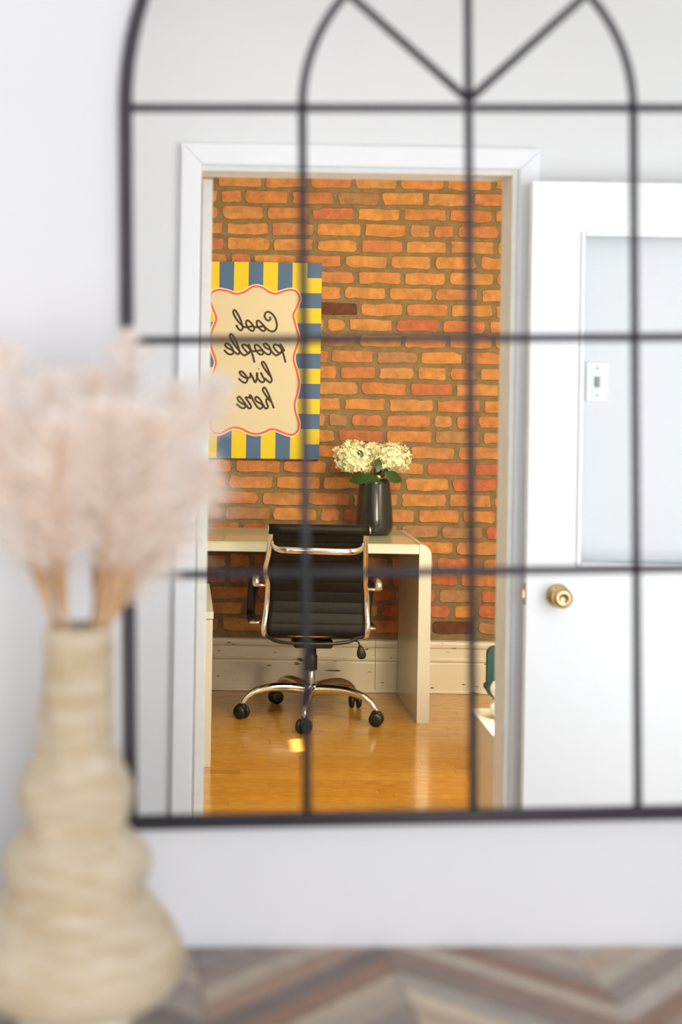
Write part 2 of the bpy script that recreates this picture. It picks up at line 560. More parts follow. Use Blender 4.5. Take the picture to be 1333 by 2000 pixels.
# brick wall: mortar bed + bricks
mb = struct(obj('wall_back', boxm((XL - 0.1, YB + 0.007, 0), (XR + 0.1, 7.35, CEIL)), M['mortar']), 'exposed orange brick wall of the office')
PXW = YB / F
ROW0, PITCH = 382.0, 30.95
rows = {
    0: [422, 514.4, 603.2, 691.7, 779.6, 872, 965.6],
    1: [475.3, 567.2, 656, 743.6, 832.4, 922.4],
    2: [429.2, 518, 606.8, 695.1, 785.6, 876.4, 965.6],
    3: [440, 527.6, 616.4, 708.3, 797.6, 844.4, 891.2, 977.6],
    4: [440, 530, 616.4, 702, 790.4, 877.3, 969.2],
    5: [582, 670.4, 760.4, 846.8, 934.9],
    6: [608, 696.8, 788, 874, 968],
    7: [582, 670.4, 758, 847.3, 936.8],
    8: [612, 702, 791, 878.8, 966.8],
    9: [635.6, 678.5, 771, 861, 953.6],
    10: [610, 700, 788.5, 875.6, 965],
    11: [644.5, 733.5, 819, 907],
    12: [662, 738, 812.4, 876.6, 935],
    13: [612, 702.7, 799, 888, 978.6],
    14: [582, 669.5, 757.4, 851, 942],
    15: [638.8, 683, 751, 845, 888, 932],
    16: [658.5, 752, 848, 941],
    17: [436, 522, 612, 705, 799.6, 892],
    18: [456.8, 550.4, 641.6, 737, 831, 923.6],
    19: [443.6, 537.2, 629.2, 710, 788, 881, 973],
    20: [508.4, 597.2, 687.6, 781, 875, 963.5],
    21: [436.4, 531.2, 622.2, 667, 740, 814, 901, 972],
    22: [470, 560, 655, 780, 859.5, 946.4],
    23: [430, 520, 610, 705, 800, 889, 978],
    24: [492, 580, 670, 762, 851, 942],
    25: [445, 490, 582, 672, 765, 810, 898],
    26: [500, 590, 680, 770, 853.8, 936],
    27: [476, 562, 650, 742, 836, 883.7, 932],
    28: [430, 518, 606, 700, 790, 842, 931],
}
special = {(8, 612): 'brick_dark', (13, 799): 'brick_red', (15, 638): 'brick_brown', (18, 923): 'brick_red', (19, 881): 'brick_red',
           (16, 848): 'brick_brown', (20, 781): 'brick', (24, 851): 'brick_red', (25, 810): 'brick_red', (10, 610): 'brick_brown',
           (27, 836): 'brick_red', (28, 842): 'brick_dark', (2, 518): 'brick', (16, 658): 'brick_red', (1, 656): 'brick_brown',
           (11, 733): 'brick_brown', (26, 936): 'brick_red', (28, 931): 'brick_brown', (27, 932): 'brick_red', (1, 395): 'brick_red'}
brick_rng = random.Random(31)


def brick_bm(w, h):
    """Worn brick face, local origin at its centre, front at y = 0 facing -y."""
    r = brick_rng
    bm = bmesh.new()
    c = min(w, h) * r.uniform(0.10, 0.2)
    x, z = w / 2, h / 2
    base = [(-x + c, -z), (-x * 0.55, -z), (-x * 0.1, -z), (x * 0.4, -z), (x - c, -z), (x, -z + c), (x, 0), (x, z - c),
            (x - c, z), (x * 0.55, z), (x * 0.1, z), (-x * 0.4, z), (-x + c, z), (-x, z - c), (-x, 0), (-x, -z + c)]
    nb = len(base)
    back, front = [], []
    skew = r.gauss(0, 0.0012)
    chip = r.randrange(nb) if r.random() < 0.35 else -1
    for i, (px, pz) in enumerate(base):
        j = 0.0021
        qx, qz = px + r.gauss(0, j), pz + r.gauss(0, j) + skew * px / x
        if i == chip:
            qx *= 0.93
            qz *= 0.72
        back.append(bm.verts.new((qx, 0.016, qz)))
        front.append(bm.verts.new((qx * (1 - 0.0032 / x), r.gauss(0, 0.0005), qz * (1 - 0.0032 / z))))
    bm.faces.new(front)
    for i in range(nb):
        k = (i + 1) % nb
        bm.faces.new((front[i], back[i], back[k], front[k]))
    return bm


rest = bmesh.new()
n_bricks = 0
for k in range(-4, 29):
    zc = EYE - (ROW0 + PITCH * (k - 1) - VY) * PXW
    if zc > CEIL:
        continue
    yv = ROW0 + PITCH * (k - 1)
    js = list(rows.get(k, [430 + 45 * (k % 2) + brick_rng.uniform(-8, 8)]))
    js = [j + ROLL * (yv + ROLL * (j - VX) - VY) for j in js]       # undo the photograph's roll
    while js[0] > -330:
        js.insert(0, js[0] - brick_rng.choice([90, 91, 89, 92, 88, 47]))
    while js[-1] < 1130:
        js.append(js[-1] + brick_rng.choice([90, 91, 89, 92, 88, 47]))
    for a, b2 in zip(js, js[1:]):
        gap = brick_rng.uniform(6.5, 8.5)
        wpx = b2 - a - gap
        hpx = brick_rng.uniform(23.8, 25.4)
        xc = ((a + b2) / 2 - VX) * PXW
        ww, hh = wpx * PXW, hpx * PXW
        if ww < 0.03:
            continue
        yo = YB + brick_rng.uniform(-0.001, 0.002)
        bmk = brick_bm(ww, hh)
        if 370 < (a + b2) / 2 < 1060 and k >= -1:
            mk = 'brick'
            for (rk, rx), nm in special.items():
                if rk == k and abs(a - ROLL * (yv - VY) - rx) < 6:
                    mk = nm
            if mk == 'brick' and brick_rng.random() < 0.03:
                mk = 'brick_red'
            if mk == 'brick' and k > 20 and brick_rng.random() < 0.35:
                mk = brick_rng.choice(['brick_red', 'brick_brown'])
            obj('brick', bmk, M[mk], mb, loc=(xc, yo, zc + brick_rng.gauss(0, 0.0008)))
            n_bricks += 1
        else:
            for v in bmk.verts:
                v.co += Vector((xc, yo, zc))
            me = bpy.data.meshes.new('tmp')
            bmk.to_mesh(me)
            bmk.free()
            rest.from_mesh(me)
            bpy.data.meshes.remove(me)
ro = obj('brick_remainder', rest, M['brick'], mb)
ro['kind'] = 'stuff'

# oak strip floor of the office
fl = struct(obj('floor', boxm((XL, YD2, -0.06), (XR, 7.15, -0.013)), M['subfloor']), 'honey-coloured varnished oak strip floor of the office')
frng = random.Random(5)
PW = 0.0575
lengths = [0.55, 0.7, 0.85, 1.0, 1.2]
plank_me = {}
for L in lengths:
    bmp = boxm((0.0006, 0.0005, -0.013), (L - 0.0006, PW - 0.0005, 0.0))
    me = bpy.data.meshes.new('plank')
    bmesh.ops.recalc_face_normals(bmp, faces=bmp.faces[:])
    bmp.to_mesh(me)
    bmp.free()
    me.materials.append(M['oak'])
    plank_me[L] = me
y = YD2
while y < 7.11:
    x = -0.45 - frng.uniform(0, 0.6)
    while x < 1.75:
        L = frng.choice(lengths)
        link('plank', plank_me[L], fl, loc=(x, y, 0))
        x += L
    y += PW

# baseboard with a stepped profile
prof = [(7.118, 0.0), (7.118, 0.135), (7.122, 0.142), (7.116, 0.150), (7.116, 0.158), (7.126, 0.166), (7.126, 0.205), (7.119, 0.212), (7.117, 0.226), (7.124, 0.238), (7.158, 0.240), (7.158, 0.0)]
bm = bmesh.new()
prism(bm, [(p[0], p[1]) for p in prof], XL, 0.93, 'X')
bb = struct(obj('baseboard_back', bm, M['baseboard']), 'tall chipped cream baseboard below the brick wall')
obj('baseboard_length', prismm([(p[0], p[1]) for p in prof], 0.932, XR, 'X'), M['baseboard'], bb)
obj('quarter_round', boxm((XL, 7.108, 0.0), (XR, 7.119, 0.014), 0.004), M['baseboard'], bb)

# door casing (three mitred boards) and the jamb lining
CW, CT = 0.056, 0.020
tz = OPZ + 0.016
x0, x1 = OPX0 - 0.002, OPX1 + 0.016
tr_ = struct(empty('trim_1', (OPX0, YD, 0)), 'white mitred casing around the office doorway')
tr_.location = (0, 0, 0)


def casing(poly):
    bm = bmesh.new()
    prism(bm, poly, YD - CT, YD, 'Y')
    es = [e for e in bm.edges if all(abs(v.co.y - (YD - CT)) < 1e-6 for v in e.verts)]
    bmesh.ops.bevel(bm, geom=es, offset=0.004, segments=2, affect='EDGES')
    return bm


obj('casing_board', casing([(x0 - CW, 0), (x0, 0), (x0, tz), (x0 - CW, tz + CW)]), M['casing'], tr_)
obj('casing_board', casing([(x0, tz), (x1, tz), (x1 + CW, tz + CW), (x0 - CW, tz + CW)]), M['casing'], tr_)
obj('casing_board', casing([(x1, 0), (x1 + CW, 0), (x1 + CW, tz + CW), (x1, tz)]), M['casing'], tr_)
bm = bmesh.new()
box(bm, (OPX1, YD - 0.012, 0), (OPX1 + 0.016, YD2 + 0.01, tz), 0.002)
obj('jamb', bm, M['oldpaint'], tr_)
obj('jamb', boxm((OPX0 - 0.018, YD - 0.012, 0), (OPX0 - 0.002, YD2 + 0.01, tz), 0.002), M['oldpaint'], tr_)
obj('jamb_head', boxm((OPX0 - 0.002, YD - 0.012, OPZ), (OPX1, YD2 + 0.01, tz), 0.002), M['oldpaint'], tr_)

# office door, swung inwards, seen on its hinge edge
d1 = struct(empty('door_1', (0.056, YD2 + 0.012, 0)), 'white office door standing open, seen on its narrow edge')
obj('door_leaf', boxm((0, 0, 0.01), (0.029, 0.76, 2.010), 0.003), M['oldpaint'], d1)
for hz in (0.25, 1.0, 1.70):
    h = obj('hinge', boxm((0.002, -0.0015, hz), (0.022, 0.001, hz + 0.09), 0.0005), M['oldpaint'], d1)
    bm = bmesh.new()
    for q in (0.02, 0.045, 0.07):
        lathe(bm, [(0, -0.0026), (0.003, -0.002), (0.003, 0.0)], segs=8, center=(0.012, 0.0, hz + q), axis='Y')
    obj('screw', bm, M['steel'], h)

# glazed hall door folded back against the doorway wall
LX, LY, LZ = 0.919, 4.02, 1.992
d2 = struct(empty('door_2', (LX, LY, 0)), 'white glazed hall door folded back against the wall, with brass knob')
T = 0.036
LW = 0.79
ST = 0.128
RT, RB = 1.862, 0.985
leafm = M['doorpaint']
obj('stile', boxm((0, 0, 0.008), (ST, T, LZ)), leafm, d2)
obj('stile', boxm((LW - ST, 0, 0.008), (LW, T, LZ)), leafm, d2)
obj('top_rail', boxm((ST, 0, RT), (LW - ST, T, LZ)), leafm, d2)
obj('lower_panel', boxm((ST, 0, 0.008), (LW - ST, T, RB)), leafm, d2)
gl_ = obj('pane', boxm((ST, 0.016, RB), (LW - ST, 0.020, RT)), M['doorglass'], d2)
for lo, hi in (((ST, -0.006, RB), (ST + 0.012, 0.014, RT)), ((LW - ST - 0.012, -0.006, RB), (LW - ST, 0.014, RT)),
               ((ST + 0.012, -0.006, RT - 0.012), (LW - ST - 0.012, 0.014, RT)), ((ST + 0.012, -0.006, RB), (LW - ST - 0.012, 0.014, RB + 0.012))):
    obj('glazing_bead', boxm(lo, hi, 0.003), leafm, d2)
kz = P(1097, 1163, LY).z
kx = P(1090, 1163, LY).x - LX
kn = obj('door_knob', lathem([(0, 0.0), (0.031, 0.0), (0.031, -0.004), (0.024, -0.009), (0.012, -0.012), (0.011, -0.026), (0.020, -0.031),
                              (0.0265, -0.040), (0.0265, -0.052), (0.021, -0.060), (0.013, -0.062), (0.011, -0.059), (0, -0.059)],
                             segs=32, center=(kx, 0, kz), axis='Y'), M['brass'], d2, smooth=True)
kn['label'] = 'round brass door knob'
lt = obj('latch', boxm((-0.010, 0.010, kz - 0.012), (0.002, 0.026, kz + 0.012), 0.003), M['brass'], d2)
obj('latch_plate', boxm((-0.0015, 0.006, kz - 0.028), (0.001, 0.030, kz + 0.028), 0.0005), M['brass'], d2)

# light switch on the wall behind the glass
sx, sz = P(1166, 746, YD).x, P(1166, 746, YD).z
sw = tag(empty('light_switch', (sx, YD, sz)), 'white toggle light switch plate seen through the glazed door pane', 'light switch')
obj('plate', boxm((-0.030, -0.006, -0.054), (0.030, 0, 0.054), 0.003), M['switch'], sw)
obj('toggle', boxm((-0.0055, -0.016, -0.014), (0.0055, -0.004, 0.014), 0.002), M['grey'], sw)
for s in (-1, 1):
    obj('screw', lathem([(0, -0.0075), (0.003, -0.007), (0.003, -0.005)], segs=10, center=(0, 0, s * 0.036), axis='Y'), M['grey'], sw)

# ------------------------------------------------------------------ arched mirror
mir = tag(empty('arched_mirror', NEAR, (0, 0, YAW)), 'black iron arched mirror with window-pane bars on the white wall', 'mirror')


def W3(u, v, d=0.008):
    return Vector(wall_frame(u, v, d))


R1 = 0.0078
loop = [W3(u, v, 0.009) for u, v in ([(-UW, VB + 0.02 + (0 - VB - 0.02) * k / 10) for k in range(11)])]
loop += [W3(UW * math.cos(PI - PI * k / 48), UW * math.sin(PI * k / 48), 0.009) for k in range(1, 48)]
loop += [W3(UW, VB + 0.02 + (0 - VB - 0.02) * (10 - k) / 10, 0.009) for k in range(11)]
bm = bmesh.new()
tube(bm, loop, R1, segs=10, flat=(0.95, 1.15), up=(0, 1, 0))
obj('outer_frame', bm, M['iron'], mir, smooth=True)
bm = bmesh.new()
tube(bm, [W3(-UW - 0.004, VB, 0.010), W3(UW + 0.004, VB, 0.010)], 0.0100, segs=12, flat=(0.95, 1.0), up=(0, 1, 0))
for s in (-1, 1):
    tube(bm, [W3(s * UW, VB, 0.009), W3(s * UW, VB + 0.025, 0.009)], R1, segs=10, flat=(0.95, 1.15), up=(0, 1, 0))
obj('bottom_rail', bm, M['iron'], mir, smooth=True)
R2 = 0.0056


def bar(pts, r=R2):
    bm = bmesh.new()
    tube(bm, pts, r, segs=10, up=(0, 1, 0), flat=(0.9, 1.0))
    obj('glazing_bar', bm, M['iron'], mir, smooth=True)


bar([W3(0, VB), W3(0, UW)])
for s in (-1, 1):
    bar([W3(s * US, VB), W3(s * US, 0)])
bar([W3(US * math.cos(PI * k / 40), US * math.sin(PI * k / 40)) for k in range(41)])
for yb in (213, 661, 1114):
    v = -(yb - 213) * YM / F
    bar([W3(-UW, v, 0.0085), W3(UW, v, 0.0085)])
for s in (-1, 1):
    a = math.radians(41.5)
    bar([W3(0, 0.010, 0.0085), W3(s * UW * math.cos(a), 0.010 + UW * math.sin(a), 0.0085)])
sheet = [wall_frame(u, v, -0.004) for u, v in arch_outline(UW, VB)]
bm = bmesh.new()
prism(bm, [(p[0], p[2]) for p in sheet], 0.002, 0.005, 'Y')
obj('mirror_sheet', bm, M['sheet'], mir)

# ------------------------------------------------------------------ console table with chevron top
TZ = P(800, 1845, YM).z
tb = tag(empty('console_table', (PIV.x, PIV.y, 0), (0, 0, YAW)), 'console table with a chevron of weathered grey-brown wood strips', 'table')
TX0, TX1, TY0, TY1 = -0.98, 1.02, -0.46, -0.004
CWD, PWD, TH = 0.245, 0.047, 0.018
obj('core_board', boxm((TX0, TY0, TZ - TH - 0.02), (TX1, TY1, TZ - TH)), M['tablewood'], tb)


def clip_poly(poly, lo, hi):
    def cut(pl, f):
        out = []
        for i in range(len(pl)):
            a, b = pl[i], pl[(i + 1) % len(pl)]
            fa, fb = f(a), f(b)
            if fa >= 0:
                out.append(a)
            if (fa >= 0) != (fb >= 0):
                t = fa / (fa - fb)
                out.append((a[0] + (b[0] - a[0]) * t, a[1] + (b[1] - a[1]) * t))
        return out
    for f in (lambda p: p[1] - lo, lambda p: hi - p[1]):
        poly = cut(poly, f)
        if len(poly) < 3:
            return []
    return poly


cx0 = P(752, 1850, 1.98).x - PIV.x       # a chevron peak
ci = -6
while cx0 + ci * CWD < TX1:
    xa, xb = cx0 + ci * CWD, cx0 + (ci + 1) * CWD
    up = -1 if ci % 2 == 0 else 1     # from the peak the strips run towards the camera on both sides
    xa_c, xb_c = max(xa, TX0), min(xb, TX1)
    if xb_c - xa_c > 0.01:
        k = -16
        while k < 18:
            y0 = TY0 + k * PWD
            g = 0.0006
            sl = 1.0 * up

            def yy(x, off):
                ref = (x - xa) if up == -1 else (x - xb)
                return y0 + off + (-ref if up == -1 else ref) * 1.0
            poly = [(xa_c + g, yy(xa_c, g)), (xb_c - g, yy(xb_c, g)), (xb_c - g, yy(xb_c, PWD - g)), (xa_c + g, yy(xa_c, PWD - g))]
            poly = clip_poly(poly, TY0, TY1)
            if len(poly) >= 3:
                area2 = abs(sum(poly[i][0] * poly[(i + 1) % len(poly)][1] - poly[(i + 1) % len(poly)][0] * poly[i][1] for i in range(len(poly))))
                if area2 > 2e-4:
                    obj('plank', prismm(poly, TZ - TH, TZ - random.uniform(0, 0.0012), 'Z'), M['tableplank'], tb)
            k += 1
    ci += 1
obj('apron', boxm((TX0 + 0.03, TY0 + 0.03, TZ - 0.11), (TX1 - 0.03, TY1 - 0.02, TZ - TH - 0.02)), M['tablewood'], tb)
for lx in (TX0 + 0.04, TX1 - 0.09):
    for ly in (TY0 + 0.04, TY1 - 0.08):
        obj('leg', boxm((lx, ly, 0), (lx + 0.05, ly + 0.05, TZ - 0.11), 0.004), M['tablewood'], tb)

# ------------------------------------------------------------------ rope vase with pampas grass
VYD = 1.70
vb_ = P(141, 1975, VYD)
vase_c = Vector((P(150, 1700, VYD).x, VYD, TZ))
S = VYD / F
prof_px = [(1221, 61), (1240, 63), (1300, 64), (1360, 67), (1420, 71), (1455, 75), (1485, 85), (1515, 101), (1545, 109), (1572, 104), (1596, 93), (1612, 92),
           (1635, 115), (1660, 135), (1686, 140), (1712, 132), (1732, 126), (1760, 147), (1795, 178), (1830, 203), (1862, 211), (1893, 203), (1920, 180), (1940, 146), (1951, 122)]
zs = [EYE - (y_ - VY - ROLL * (150 - VX)) * S for y_, _ in prof_px]
prof = [(h * S, z) for (_, h), z in zip(prof_px, zs)]
cr = catmull([(a, b_, 0) for a, b_ in prof], 8)
zmin = cr[-1].y


def coil(profile, pitch, amp):
    """Wrap the outline in rope: round ridges of the given pitch along its length."""
    L, out, d = 0.0, [], 0.0
    pts = []
    for i in range(len(profile) - 1):
        a, b_ = profile[i], profile[i + 1]
        n = max(1, int((b_ - a).length / (pitch / 6)))
        for k in range(n):
            pts.append(a + (b_ - a) * k / n)
    pts.append(profile[-1])
    for i, p in enumerate(pts):
        t = (pts[min(i + 1, len(pts) - 1)] - pts[max(i - 1, 0)]).normalized()
        nrm = Vector((-t.y, t.x, 0))
        if nrm.x < 0:
            nrm = -nrm
        if i:
            d += (pts[i] - pts[i - 1]).length
        out.append(p + nrm * amp * abs(math.sin(PI * d / pitch)))
    return out


body = coil(cr, 0.0105, 0.0032)
vrng = random.Random(3)
ph = [vrng.uniform(0, 6.28) for _ in range(6)]


def wob(a, h):
    return 0.0014 * math.sin(3 * a + ph[0] + h * 30) + 0.0010 * math.sin(7 * a + ph[1] + 55 * h) + 0.0006 * math.sin(23 * a + 120 * h)


va = tag(empty('rope_vase', vase_c), 'tall gourd-shaped vase wrapped in straw-coloured rope on the console table', 'vase')
va.rotation_euler = (0, -0.006, 0)
pb = [(p.x, p.y - TZ) for p in body]
inner = [(0.052 * 1.0 * 0.55, pb[0][1] - 0.002), (0.028, pb[0][1] - 0.10), (0, pb[0][1] - 0.10)]
bm = lathem(inner[::-1] + [(pb[0][0] - 0.006, pb[0][1])] + pb + [(0, pb[-1][1])], segs=72, wob=wob)
obj('body', bm, M['rope'], va, smooth=True)
foot = [(0, 0), (0.056, 0), (0.061, 0.004), (0.063, 0.010), (0.0605, 0.014), (0.064, 0.020), (0.0615, 0.026), (0.066, 0.034), (0.068, zmin - TZ + 0.004), (0, zmin - TZ + 0.004)]
obj('foot_ring', lathem(foot, segs=56), M['ropefoot'], va, smooth=True)

NECK = Vector((vase_c.x, VYD, vase_c.z + pb[0][1]))
prng = random.Random(11)


def pampas(tip_px, dY, label, bend=0.0, plume_frac=0.50, width=0.036, droop=0.0, strands=520):
    """A stem rising from the vase neck and a feathery plume on its upper part."""
    tip = P(tip_px[0], tip_px[1], VYD + dY)
    ang = prng.uniform(0, 6.28)
    side = 1 if tip.x > NECK.x else -1
    root = NECK + Vector((-side * 0.008 + 0.006 * math.cos(ang), 0.012 * math.sin(ang), -0.095))
    neck = NECK + Vector((0.011 * side + 0.022 * max(-1, min(1, (tip.x - NECK.x) / 0.12)), dY * 0.2, 0.0))
    mid = neck + (tip - neck) * 0.45 + Vector((side * (0.009 - bend * 0.5), 0, 0.015 + droop))
    axis = catmull([root, neck, mid, tip], 14)
    t = empty('pampas_stem', root)
    tag(t, label, 'dried grass', 'pampas stems in the rope vase')
    n = len(axis)
    start = int(n * (1 - plume_frac))
    bm = bmesh.new()
    tube(bm, [p - root for p in axis], [0.0030 - 0.0024 * i / n for i in range(n)], segs=6)
    obj('stem', bm, M['straw'], t, smooth=True)
    # dry sheath blades hugging the stem
    bm = bmesh.new()
    for q in range(5):
        a0 = 14 + prng.randrange(0, 5)
        off = Vector((prng.uniform(-0.010, 0.010), prng.uniform(-0.008, 0.008), 0))
        pts = []
        for k in range(6):
            pts.append(axis[min(a0 + 2 * k, n - 1)] - root + off * (k / 5) * 1.3)
        tube(bm, pts, [0.0016, 0.0034, 0.0036, 0.0030, 0.0018, 0.0004], segs=5, flat=(1, 0.3))
    obj('dry_sheath', bm, M['straw'], t, smooth=True)
    bm = bmesh.new()
    for q in range(strands):
        f = prng.random() ** 0.85
        i = start + f * (n - 1 - start)
        i0 = min(int(i), n - 2)
        p = axis[i0].lerp(axis[i0 + 1], i - i0) - root
        tg = (axis[i0 + 1] - axis[i0]).normalized()
        u = tg.orthogonal().normalized()
        v = tg.cross(u)
        a = prng.uniform(0, 2 * PI)
        rad = u * math.cos(a) + v * math.sin(a)
        env = max(0.0, math.sin(PI * (0.12 + 0.87 * f))) ** 0.7 * 0.82 + 0.18
        ln = width * env * prng.uniform(0.7, 1.35) * 1.9
        d0 = (tg * prng.uniform(0.55, 1.1) + rad * prng.uniform(0.45, 1.2)).normalized()
        p1 = p + d0 * ln * 0.5
        p2 = p + d0 * ln + Vector((0, 0, -0.010 - droop * 0.15)) * prng.uniform(0, 1)
        wdir = d0.cross(Vector((prng.gauss(0, 1), prng.gauss(0, 1), prng.gauss(0, 1)))).normalized()
        w0, w1 = 0.0008, 0.0026
        vs = [bm.verts.new(p - wdir * w0), bm.verts.new(p + wdir * w0), bm.verts.new(p1 + wdir * w1), bm.verts.new(p1 - wdir * w1), bm.verts.new(p2)]
        bm.faces.new((vs[0], vs[1], vs[2], vs[3]))
        bm.faces.new((vs[3], vs[2], vs[4]))
    pl = obj('plume', bm, M['plume'], t)
    return t


pampas((248, 655), 0.02, 'upright pampas plume crossing the black side of the mirror frame', strands=380, width=0.030)
pampas((424, 742), 0.03, 'pampas plume leaning out towards the striped canvas', bend=0.02, width=0.030)
pampas((345, 760), -0.05, 'pampas plume between the leaning one and the upright one', width=0.034)
pampas((395, 905), 0.04, 'lower drooping pampas plume over the doorway casing', bend=-0.01, width=0.034, plume_frac=0.6)
pampas((300, 820), -0.10, 'front pampas plume hanging towards the viewer', width=0.038)
pampas((178, 735), 0.05, 'pampas plume rising straight above the vase neck', width=0.036)
pampas((95, 745), -0.04, 'pampas plume just beside the straight one, over the bare wall', width=0.038)
pampas((5, 690), 0.03, 'tall pampas plume cut by the picture edge', bend=0.0, width=0.036)
pampas((-30, 800), -0.06, 'pampas plume leaning out of the picture', bend=0.02, width=0.038)
pampas((15, 900), 0.06, 'lowest outward pampas plume over the bare wall', bend=0.0, width=0.038, plume_frac=0.5)
pampas((215, 800), -0.11, 'short bushy pampas plume in the middle of the bunch', width=0.042)
pampas((120, 830), -0.12, 'short pampas plume in front over the bare wall', width=0.042)
pampas((290, 890), 0.08, 'short pampas plume low between vase neck and casing', width=0.036)

# ------------------------------------------------------------------ striped canvas
CY = YB - 0.028
pr = P(626.5, 704, CY).x
pz1 = P(500, 512.0, CY).z
pz0 = P(500, 895.5, CY).z
sw_ = 28.6 * CY / F
pl_ = pr - 9 * sw_
cv = tag(empty('canvas_print', ((pl_ + pr) / 2, CY, pz0)), 'blue and yellow striped canvas print with cream wavy panel and mirrored script lettering', 'canvas print')
ox, oz = (pl_ + pr) / 2, pz0
bm = bmesh.new()
hw = (pr - pl_) / 2
shh = (pz1 - pz0) / 13
for j in range(13):
    for i in range(9):
        xx0, xx1 = -hw + i * 2 * hw / 9, -hw + (i + 1) * 2 * hw / 9
        zz0, zz1 = j * shh, (j + 1) * shh
        f = bm.faces.new([bm.verts.new(v) for v in ((xx0, 0, zz0), (xx1, 0, zz0), (xx1, 0, zz1), (xx0, 0, zz1))])
        f.material_index = max(min(i, 8 - i), min(j, 12 - j)) % 2
bmesh.ops.remove_doubles(bm, verts=bm.verts, dist=1e-5)
vsb = [(-hw, 0.0), (hw, 0.0), (hw, 13 * shh), (-hw, 13 * shh)]
A = [bm.verts.new((x_, 0.0002, z_)) for x_, z_ in vsb]
B = [bm.verts.new((x_, 0.023, z_)) for x_, z_ in vsb]
for i in range(4):
    f = bm.faces.new((A[i], A[(i + 1) % 4], B[(i + 1) % 4], B[i]))
    f.material_index = 2
bm.faces.new(B).material_index = 2
me = bpy.data.meshes.new('striped_canvas')
bm.to_mesh(me)
bm.free()
for k in ('blue', 'yellow', 'canvas'):
    me.materials.append(M[k])
link('striped_canvas', me, cv)

panel_px = [(55, 250), (80, 172), (150, 142), (240, 155), (340, 185), (430, 165), (500, 120), (565, 103), (640, 125), (700, 165), (770, 185), (850, 160), (930, 142),
            (1000, 165), (1035, 240), (1005, 330), (966, 410), (975, 480), (1000, 570), (1022, 660), (1008, 740), (972, 850), (972, 930), (1000, 1020), (1025, 1150),
            (1010, 1260), (980, 1370), (985, 1460), (1010, 1540), (1025, 1620), (1000, 1690), (940, 1720), (860, 1700), (740, 1658), (650, 1690), (565, 1713), (480, 1695),
            (400, 1655), (320, 1640), (250, 1665), (160, 1705), (90, 1690), (55, 1620), (75, 1530), (112, 1440), (120, 1370), (90, 1270), (60, 1150), (80, 1070), (115, 970),
            (115, 900), (75, 790), (50, 690), (75, 590), (120, 480), (115, 420), (80, 330)]


def canv(zx, zy, s=5.554, bx=400, by=540):
    p = P(bx + zx / s, by + zy / s, CY)
    return (p.x - ox, p.z - oz)


outline = catmull([(*canv(*q), 0) for q in panel_px], 5, closed=True)
cxm = sum(p.x for p in outline) / len(outline)
czm = sum(p.y for p in outline) / len(outline)


def offset_line(d):
    out = []
    n = len(outline)
    for i, p in enumerate(outline):
        t = (outline[(i + 1) % n] - outline[(i - 1) % n]).normalized()
        nr = Vector((t.y, -t.x, 0))
        if nr.dot(p - Vector((cxm, czm, 0))) < 0:
            nr = -nr
        out.append((p.x + nr.x * d, p.y + nr.y * d))
    return out


def ring(d0, d1, y0, y1):
    bm = bmesh.new()
    a, b_ = offset_line(d0), offset_line(d1)
    n = len(a)
    va_ = [bm.verts.new((p[0], y0, p[1])) for p in a]
    vb2 = [bm.verts.new((p[0], y0, p[1])) for p in b_]
    vc = [bm.verts.new((p[0], y1, p[1])) for p in b_]
    for i in range(n):
        k = (i + 1) % n
        bm.faces.new((va_[i], va_[k], vb2[k], vb2[i]))
        bm.faces.new((vb2[i], vb2[k], vc[k], vc[i]))
    return bm


pan = obj('wavy_panel', prismm(offset_line(0.0), -0.0006, -0.0001), M['cream'], cv)
obj('red_border', ring(-0.0055, 0.0040, -0.0012, 0.0), M['redprint'], cv)
obj('pale_border', ring(0.0040, 0.0085, -0.0009, 0.0), M['whiteprint'], cv)

